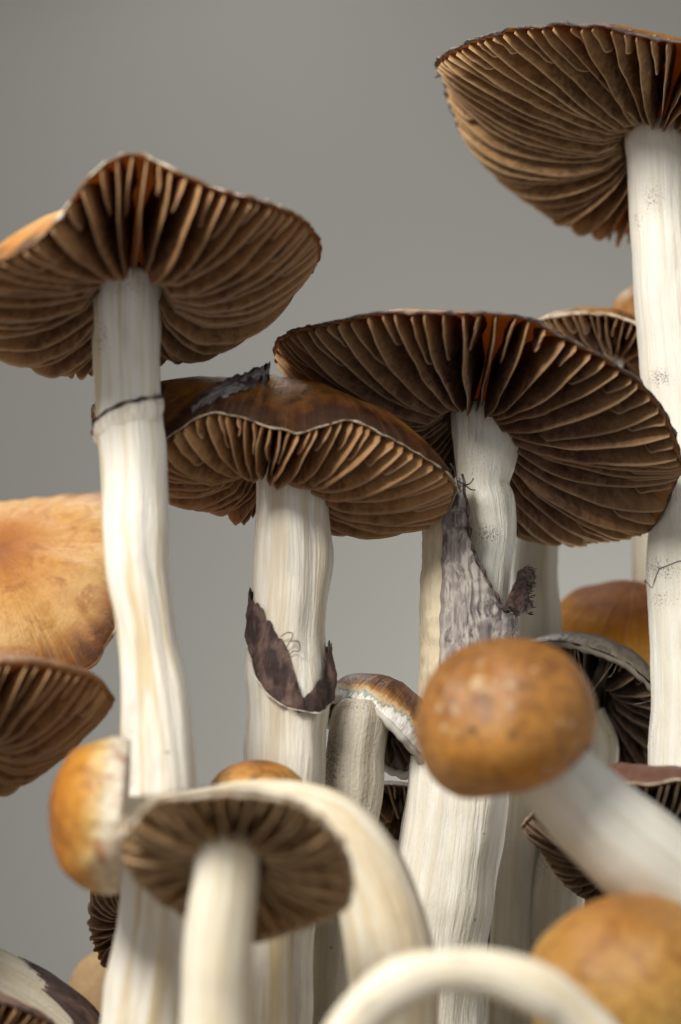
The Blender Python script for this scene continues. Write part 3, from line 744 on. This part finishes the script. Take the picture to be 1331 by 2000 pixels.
# ------------------------------------------------------------------ D: tallest, on the right
def tall_right():
    st = Stem([(1295, 250, 72), (1296, 275, 75), (1299, 320, 74), (1302, 400, 73), (1308, 480, 71), (1316, 600, 76), (1329, 720, 77), (1344, 850, 75), (1344, 1000, 77), (1342, 1120, 77), (1347, 1300, 75), (1345, 1480, 77), (1343, 1700, 80), (1343, 2000, 82)], 2.2, 0.15, 14.1, ridge=0.016, lump=0.055)
    m = mushroom('mushroom', 'tallest mushroom with tan-gilled cap and thick white spore-dusted stem', base_of(st), 'mushrooms of the cluster')
    st.build(m, STEM_WHITE, [(1275, 385, 30, 40, 0.75), (1290, 738, 28, 22, 0.95), (1245, 430, 14, 30, 0.7), (1290, 1110, 60, 30, 0.85), (1290, 1170, 40, 30, 0.7), (1272, 1400, 10, 100, 0.7)])
    rim = [(862, 112, 'n'), (900, 88, 'n'), (950, 72, 'n'), (1000, 58, 'n'), (1050, 51, 'n'), (1120, 50, 'n'), (1190, 52, 'n'), (1235, 66, 'n'), (1280, 78, 'n'), (1331, 84, 'n'), (1420, 105, 'n'), (1520, 150, 'n'), (1610, 220, 'n'), (1690, 330, 'n'), (1712, 420, 'n'),
           (868, 150, 'f'), (884, 215, 'f'), (912, 275, 'f'), (952, 322, 'f'), (1010, 368, 'f'), (1075, 408, 'f'), (1130, 435, 'f'), (1180, 450, 'f'), (1225, 456, 'f'), (1300, 480, 'f'), (1400, 510, 'f'), (1520, 525, 'f'), (1640, 500, 'f')]
    c = Cap(1288, 285, 2.2, 452, 34, 20, rim, r0=0.17, hd=0.165, hatt=-0.10, top=0.185, ptop=1.0, seed=9.3, curl=2.2, rag=0.010)
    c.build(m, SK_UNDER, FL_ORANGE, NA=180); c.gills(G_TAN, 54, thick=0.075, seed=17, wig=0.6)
    c.margin(EDGE_DARK, 0.032, 1.2, seed=11.0, n=170)
    pts = [st.at(st.t_of_py(interp([(-100, 1130), (-70, 1150), (-50, 1118), (-20, 1106), (10, 1108), (60, 1120), (100, 1125)], an)[0] + 4 * n3(an * .2, 3, 1)), R_(an), 0.004) for an in range(-100, 101, 5)]
    cord(m, pts, 0.011, EDGE_DARK, 'ring_edge', rag=1.2, seed=14.0)
    for tp in ([(868, 128), (860, 140), (852, 152)], [(872, 118), (864, 135), (862, 150)], [(866, 122), (856, 138), (862, 148)]):
        cord(m, [P(x, y, 2.2) for x, y in tp], lambda f: 0.045 * (1 - 0.5 * f), EDGE_DARK, 'veil_scrap', steps=4, rag=1.5, seed=3.3)
    return m
tall_left(); middle(); broad(); tall_right()

def simple(label, stempts, d0, k, seed, mat=None, spores=(), ridge=0.022, lump=0.05, name='mushroom'):
    st = Stem(stempts, d0, k, seed, ridge=ridge, lump=lump)
    m = mushroom(name, label, base_of(st), 'mushrooms of the cluster')
    st.build(m, mat or STEM, spores)
    return m, st

# E: cap half hidden behind the broad one
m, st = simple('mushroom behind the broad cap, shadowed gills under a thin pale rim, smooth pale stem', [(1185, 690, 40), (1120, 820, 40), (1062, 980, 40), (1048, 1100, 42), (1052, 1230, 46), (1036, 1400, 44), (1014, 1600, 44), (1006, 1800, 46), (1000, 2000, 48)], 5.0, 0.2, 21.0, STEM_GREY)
c = Cap(1195, 700, 5.0, 185, 28, 14, [(1012, 672, 'n'), (1040, 635, 'n'), (1090, 617, 'n'), (1150, 612, 'n'), (1210, 620, 'n'), (1265, 645, 'n'), (1340, 690, 'n'), (1378, 745, 'n'), (1350, 790, 'f'), (1280, 800, 'f'), (1200, 785, 'f'), (1100, 755, 'f'), (1030, 710, 'f')], r0=0.2, hd=0.2, hatt=-0.15, top=0.3, seed=4.1)
c.build(m, SK_LIGHT, FL_TAN, NA=90); c.gills(G_DARK, 34, thick=0.05, seed=21); c.margin(EDGE_WHITE, 0.04, 0.6, n=80)
# small upturned orange cap peeping out further back
m, st = simple('small orange cap peeping out behind the tallest stem, above a shadowed pale-rimmed cap', [(1262, 620, 26), (1262, 800, 28), (1265, 1000, 30), (1268, 1500, 32), (1268, 2000, 34)], 7.5, 0.2, 22.0, STEM_GREY)
button(m, 1268, 622, 7.5, 78, 72, -10, 8, SK_ORANGE, FL_TAN, psi=95, seed=3.0, lump=0.12)
# F: golden dome
m, st = simple('golden domed cap with dark brown crown behind the dark veiled cap', [(1225, 1280, 50), (1225, 1400, 52), (1225, 1700, 54), (1222, 2000, 56)], 6.0, 0.2, 23.0, STEM_GREY)
button(m, 1225, 1285, 6.0, 178, 152, -12, 4, SK_GOLD, FL_TAN, psi=98, seed=6.0, lump=0.05)
# G: dark cap with cobweb veil
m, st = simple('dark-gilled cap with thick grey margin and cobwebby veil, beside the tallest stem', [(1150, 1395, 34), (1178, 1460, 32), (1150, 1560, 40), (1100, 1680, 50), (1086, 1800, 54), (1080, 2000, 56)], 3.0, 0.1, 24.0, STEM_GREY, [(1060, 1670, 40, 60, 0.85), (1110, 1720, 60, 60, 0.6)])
c = Cap(1158, 1362, 3.0, 165, 40, 22, [(990, 1290, 'n'), (1030, 1262, 'n'), (1080, 1252, 'n'), (1130, 1256, 'n'), (1190, 1276, 'n'), (1240, 1302, 'n'), (1275, 1335, 'n'), (1320, 1400, 'n'), (1325, 1460, 'f'), (1280, 1500, 'f'), (1215, 1500, 'f'), (1140, 1490, 'f'), (1060, 1440, 'f'), (1000, 1360, 'f')], r0=0.2, hd=0.35, hatt=-0.05, top=0.42, ptop=0.5, seed=6.4)
c.build(m, SK_GREYM, FL_GREY, NA=100); c.gills(G_GREY, 22, thick=0.035, seed=24, depth=0.9, inset=0.95)
c.margin(FL_GREY, 0.06, 0.6, n=90, q=0.97, dz=-0.06)
rnd = random.Random(77)
for i in range(5):                      # cobweb threads between margin and gills
    ph = R_(rnd.uniform(55, 135)); r, h = c.rim(ph)
    a = c.pt(ph, r * 0.97, h - 0.03); ph2 = ph + rnd.uniform(-0.3, 0.3); b = c.pt(ph2, r * rnd.uniform(0.6, 0.9), h - rnd.uniform(0.15, 0.55)); mm = (a + b) / 2 - AX_U * rnd.uniform(0, .1)
    cord(c.obj, [a, mm, b], 0.004, EDGE_WHITE, 'veil_thread', steps=3, org=ORG[m.name], nseg=4)
# I: purple-brown cap lower right
m, st = simple('purple-brown cap with white rim at foot of the tallest stem', [(1262, 1640, 46), (1258, 1800, 48), (1255, 2000, 50)], -3.4, 0.1, 25.0, STEM)
c = Cap(1256, 1640, -3.4, 232, 26, 10, [(1028, 1602, 'n'), (1090, 1562, 'n'), (1150, 1538, 'n'), (1210, 1527, 'n'), (1270, 1534, 'n'), (1331, 1522, 'n'), (1420, 1570, 'n'), (1484, 1660, 'n'), (1450, 1740, 'f'), (1340, 1790, 'f'), (1220, 1782, 'f'), (1145, 1757, 'f'), (1092, 1716, 'f'), (1046, 1648, 'f')], r0=0.2, hd=0.26, hatt=-0.12, top=0.50, ptop=0.6, seed=3.4)
c.build(m, SK_PURP, FL_TAN, NA=100); c.gills(G_GREY, 36, thick=0.06, seed=25); c.margin(EDGE_WHITE, 0.020, 0.6, n=90)
# Q: pale orange cap facing the lens, left
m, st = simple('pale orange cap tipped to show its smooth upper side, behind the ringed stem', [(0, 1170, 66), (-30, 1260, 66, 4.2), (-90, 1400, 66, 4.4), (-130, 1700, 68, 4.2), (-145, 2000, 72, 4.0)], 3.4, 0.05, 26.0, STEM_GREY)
c = Cap(5, 1145, 3.0, 288, -40, -4, [(-282, 1120, 'f'), (-240, 1050, 'f'), (-140, 1005, 'f'), (-60, 992, 'f'), (0, 990, 'f'), (50, 987, 'f'), (120, 977, 'f'), (200, 965, 'f'), (250, 985, 'f'), (288, 1050, 'f'), (282, 1110, 'n'), (255, 1165, 'n'), (226, 1225, 'n'), (180, 1302, 'n'), (90, 1330, 'n'), (-100, 1340, 'n'), (-230, 1260, 'n')], r0=0.25, hd=0.12, hatt=-0.1, top=0.34, ptop=0.7, seed=8.8, rag=0.02)
c.build(m, SK_TIPPED, FL_TAN); c.margin(EDGE_PALE, 0.03, 1.0, n=90)
# R: gilled cap, blurred, left edge
m, st = simple('out-of-focus cap with dark brown gills below the pale orange cap', [(-75, 1420, 60), (-140, 1520, 58), (-190, 1700, 60), (-220, 2000, 66)], -5.0, 0.1, 27.0)
c = Cap(-70, 1415, -5.0, 287, 25, 5, [(-355, 1400, 'n'), (-250, 1320, 'n'), (-120, 1296, 'n'), (0, 1294, 'n'), (80, 1297, 'n'), (150, 1310, 'n'), (198, 1330, 'n'), (216, 1352, 'n'), (202, 1395, 'f'), (155, 1446, 'f'), (100, 1492, 'f'), (50, 1522, 'f'), (0, 1542, 'f'), (-120, 1560, 'f'), (-240, 1540, 'f'), (-330, 1470, 'f')], r0=0.2, hd=0.2, hatt=-0.2, top=0.3, seed=2.9)
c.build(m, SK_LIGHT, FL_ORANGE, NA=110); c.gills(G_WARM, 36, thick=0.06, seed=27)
# S: small button with bluish margin
m, st = simple('small brown button cap with blue-green bruised margin on thick grey stem', [(708, 1366, 40), (706, 1392, 56), (694, 1470, 58), (692, 1540, 57), (682, 1620, 50), (662, 1750, 45), (652, 1900, 46), (648, 2000, 48)], -1.5, 0.1, 28.0, STEM_GREY, [(645, 1480, 30, 90, 1.0), (690, 1380, 50, 18, 0.7)], ridge=0.05, lump=0.09)
c = Cap(726, 1436, -0.95, 122, 26, 38, None, wave=(0.03, 4, 0.0), rwave=0.06, r0=0.4, hd=0.45, hatt=0.2, top=0.95, ptop=0.5, seed=1.9, rag=0.02, bulge=0.10)
c.build(m, SK_BLUE, FL_GREY, NA=110); c.gills(G_GREY, 16, thick=0.03, seed=28, depth=0.8, inset=0.85, short=0)
ringm = []
cord(c.obj, [c.pt(2 * math.pi * j / 60, c.rim(2 * math.pi * j / 60)[0] * 0.93, c.rim(2 * math.pi * j / 60)[1] - 0.03) for j in range(60)], 0.085, FL_WHITE, 'veil_remnant', closed=True, rag=0.5, steps=3, org=ORG[m.name], seed=3)
# T: dark cap in the gap behind
m, st = simple('dark shadowed gilled cap in the gap behind the small brown button', [(790, 1640, 34), (790, 1750, 36), (790, 2000, 38)], 2.0, 0.1, 29.0, STEM_GREY)
c = Cap(785, 1600, 2.0, 125, 40, 0, None, wave=(0.05, 3, 1.0), r0=0.25, hd=0.25, hatt=-0.15, top=0.35, seed=7.1)
c.build(m, SK_PURP, FL_GREY, NA=70); c.gills(G_DARK, 24, thick=0.05, seed=29)
# U: dark gilled cap seen edge-on, lower left
m, st = simple('dark gilled cap on edge behind the ringed stem base', [(262, 1815, 30), (330, 1850, 34), (380, 1930, 38), (395, 2010, 40)], -2.4, 0.1, 30.0, STEM_GREY)
c = Cap(266, 1808, -2.4, 150, 42, 78, None, wave=(0.05, 3, 2.0), r0=0.22, hd=0.25, hatt=-0.2, top=0.4, seed=5.1)
c.build(m, SK_PURP, FL_TAN, NA=80); c.gills(G_DARK, 26, thick=0.05, seed=30)
# V: blurred tan button, far left
m, st = simple('blurred tan button low down behind the dark edge-on cap', [(195, 1960, 40), (198, 2080, 42), (200, 2160, 44)], 5.0, 0.1, 31.0)
button(m, 196, 1960, 5.0, 66, 112, 0, 8, SK_TANB, FL_TAN, psi=95, seed=9.0)
# W: slanting stem with dark bruised edge
m, st = simple('slanting pale grey stem with purple-black bruised upper edge', [(-150, 1850, 62), (-60, 1900, 66), (30, 1950, 72), (115, 2015, 78), (170, 2110, 80), (190, 2200, 82)], -3.0, 0.05, 32.0, STEM_GREY, [(110, 1905, 45, 22, 1.3), (160, 1945, 45, 30, 1.3), (190, 1975, 40, 30, 1.3), (70, 1890, 30, 14, 0.8)])
collar(m, st, 'bruised_skin', VEIL_DARK, [(38, 2000, 2045, 0.0), (60, 1972, 2100, 0.01), (90, 1940, 2120, 0.02), (125, 1945, 2120, 0.0)], nth=50, nw=24, thick=0.02, rag=0.22, seed=5.0, lift=0.0)
button(m, -170, 1838, -3.0, 110, 90, 10, -60, SK_PURP, FL_TAN, psi=95, seed=2.0)
# X: gilled cap corner
m, st = simple('reddish-brown gilled cap below the slanting grey stem', [(-40, 2060, 50), (-40, 2140, 52), (-42, 2220, 54)], -5.0, 0.05, 33.0)
c = Cap(-25, 2014, -5.0, 165, 38, 16, None, wave=(0.03, 3, 0.0), r0=0.2, hd=0.2, hatt=-0.12, top=0.3, seed=2.5)
c.build(m, SK_PURP, FL_ORANGE, NA=80); c.gills(G_WARM, 30, thick=0.05, seed=33); c.margin(EDGE_DARK, 0.03, 1.0, n=80)
# N: little dome behind the bent stem
m, st = simple('small smooth orange dome just behind the thick bent white stem', [(508, 1560, 40), (515, 1700, 42), (524, 1850, 44), (522, 2000, 46)], -4.3, 0.05, 34.0, STEM_TAN)
button(m, 505, 1552, -4.3, 96, 66, -5, 3, SK_ORANGE, FL_TAN, psi=92, seed=4.0, lump=0.02)
# M + P: bent stem carrying the sideways cap
m, st = simple('thick white stem bent over to a sideways orange cap with cream margin', [(215, 1592, 34, -7.6), (300, 1588, 34, -7.6), (400, 1574, 36, -7.6), (490, 1563, 38, -7.6), (575, 1570, 44, -7.6), (645, 1604, 58, -7.6), (702, 1672, 70, -7.7), (742, 1770, 80, -7.8), (765, 1890, 86, -7.9), (772, 2030, 88, -8.1)], 0, 0, 35.0, STEM_SMOOTH, [(690, 1605, 7, 7, 1.4), (700, 1690, 8, 8, 1.3), (720, 1650, 10, 30, 0.8), (835, 1760, 10, 14, 1.4), (600, 1570, 12, 9, 0.9)], ridge=0.022, lump=0.05)
button(m, 226, 1594, -7.6, 148, 130, -3, -86, SK_SIDE, FL_WHITE, psi=98, seed=5.5, lump=0.08)
# O: small foreground cap with gills
m, st = simple('small out-of-focus foreground mushroom with radiating brown gills and smooth cream stem', [(446, 1625, 58), (443, 1670, 62), (440, 1720, 64), (432, 1790, 66), (425, 1870, 67), (420, 2000, 68)], -10.2, 0.05, 36.0, STEM_SMOOTH, ridge=0.01, lump=0.03)
c = Cap(462, 1682, -10.2, 226, 40, 12, [(238, 1640, 'n'), (248, 1592, 'n'), (300, 1568, 'n'), (365, 1556, 'n'), (440, 1551, 'n'), (520, 1556, 'n'), (580, 1573, 'n'), (630, 1604, 'n'), (668, 1650, 'n'), (688, 1710, 'n'), (676, 1770, 'f'), (635, 1795, 'f'), (560, 1822, 'f'), (490, 1838, 'f'), (400, 1805, 'f'), (330, 1772, 'f'), (270, 1722, 'f'), (240, 1680, 'f')], r0=0.28, hd=0.24, hatt=-0.02, top=0.36, seed=6.6)
c.build(m, SK_GREYM, FL_TAN, NA=120); c.gills(G_TAN, 24, thick=0.06, seed=36, wig=1.0); c.margin(EDGE_WHITE, 0.04, 0.8, n=90)
# J: big foreground button
m, st = simple('large round orange-brown button mushroom leaning in, flecked with pale spots', [(1060, 1490, 76), (1120, 1545, 84), (1200, 1625, 94), (1300, 1715, 98), (1420, 1830, 100), (1500, 1960, 104), (1540, 2100, 108)], -9.0, -0.1, 37.0, STEM_MOTTLE, ridge=0.03, lump=0.07)
J_CAP = button(m, 986, 1402, -9.2, 185, 146, -20, -22, SK_BUTTON, FL_TAN, psi=128, seed=7.3, lump=0.075, sq=0.95, oc=1)
J_C = P(990, 1408, -9.2)
J_V = [v.co / S + ORG[m.name] for v in J_CAP.data.vertices]
def wart(parent, px, py, r, mat, seed, org):
    """low irregular flake lying on the big button"""
    best = min(((proj(v)[0] - px) ** 2 + (proj(v)[1] - py) ** 2 + (400 if (v - CAM).length > (J_C - CAM).length else 0), i) for i, v in enumerate(J_V))
    X = J_V[best[1]]; nn = (X - J_C).normalized()
    r *= 0.72; ta = nn.cross(AX_U).normalized(); tb = nn.cross(ta); V = []; F = []; co = []; r = px2u(r, -9.2)
    V.append(X + nn * r * 0.16); co.append((seed, 0, 0))
    for i, (k, h) in enumerate(((0.5, 0.13), (0.85, 0.06), (1.05, -0.3))):
        for j in range(14):
            th = 2 * math.pi * j / 14; kk = k * 1.2 * (1 + 0.8 * n3(math.cos(th) * 1.2 + seed, math.sin(th) * 1.2, i * .2))
            V.append(X + (ta * math.cos(th) + tb * math.sin(th)) * r * kk + nn * r * h); co.append((seed + k * math.cos(th), k * math.sin(th), 0))
    F += [(0, 1 + j, 1 + (j + 1) % 14) for j in range(14)]
    for i in range(2):
        for j in range(14): F.append((1 + i * 14 + j, 1 + i * 14 + (j + 1) % 14, 15 + i * 14 + (j + 1) % 14, 15 + i * 14 + j))
    return mesh_obj('wart', V, F, mat, parent, org, {'co': co})
WART = mat_plain('wart_cream', (0.58, 0.42, 0.24), (0.40, 0.22, 0.09), 3.0, rough=0.4)
WART_D = mat_plain('wart_dark', (0.09, 0.045, 0.02), (0.16, 0.08, 0.03), 3.0)
for i, (x, y, r) in enumerate(((930, 1328, 16), (938, 1345, 10), (1000, 1342, 12), (992, 1378, 10), (960, 1352, 10), (858, 1388, 12), (890, 1436, 8), (868, 1424, 9), (1092, 1410, 7), (1060, 1500, 8), (1045, 1310, 7))):
    wart(J_CAP, x, y, r, WART, i * 3.7, ORG[m.name])
for i, (x, y, r) in enumerate(((925, 1428, 11), (1020, 1450, 7))): wart(J_CAP, x, y, r, WART_D, i * 2.1 + 50, ORG[m.name])
# K: lower right foreground cap
m, st = simple('round yellow-orange button low in front of the purple-brown cap', [(1240, 1960, 80), (1240, 2100, 84), (1238, 2200, 88)], -10.0, 0.05, 38.0, STEM_SMOOTH)
button(m, 1238, 1950, -10.0, 206, 196, -18, -6, SK_YELLOW, FL_TAN, psi=105, seed=8.1, lump=0.07, oc=2)
# L: arching stem in front
m, st = simple('out-of-focus creamy stem arching over in the foreground like a hoop', [(1215, 2120, 44), (1182, 2050, 50), (1128, 1988, 44), (1052, 1934, 51), (960, 1900, 45), (868, 1897, 42), (785, 1918, 50), (712, 1975, 46), (668, 2050, 52), (645, 2140, 54)], -13.0, 0.0, 39.0, STEM_SMOOTH, [(1085, 1985, 14, 10, 1.5), (900, 1870, 30, 14, 0.8), (720, 1960, 14, 30, 0.8)], ridge=0.02, lump=0.06)
button(m, 1222, 2135, -13.0, 100, 80, 0, 150, SK_YELLOW, FL_TAN, psi=95, seed=3.1)

m, st = simple('made-up dark cap filling the shaded low gap between the broad mushroom and thin grey stem', [(985, 1860, 40), (985, 2000, 42), (985, 2100, 44)], 7.0, 0.1, 40.0, STEM_GREY)  # added cap that keeps the gap between the stems dark
c = Cap(985, 1840, 7.0, 225, 58, 0, None, wave=(0.05, 3, 1.0), r0=0.25, hd=0.25, hatt=-0.15, top=0.35, seed=3.7)
c.build(m, SK_PURP, FL_GREY, NA=70); c.gills(G_GREY, 24, thick=0.05, seed=40)
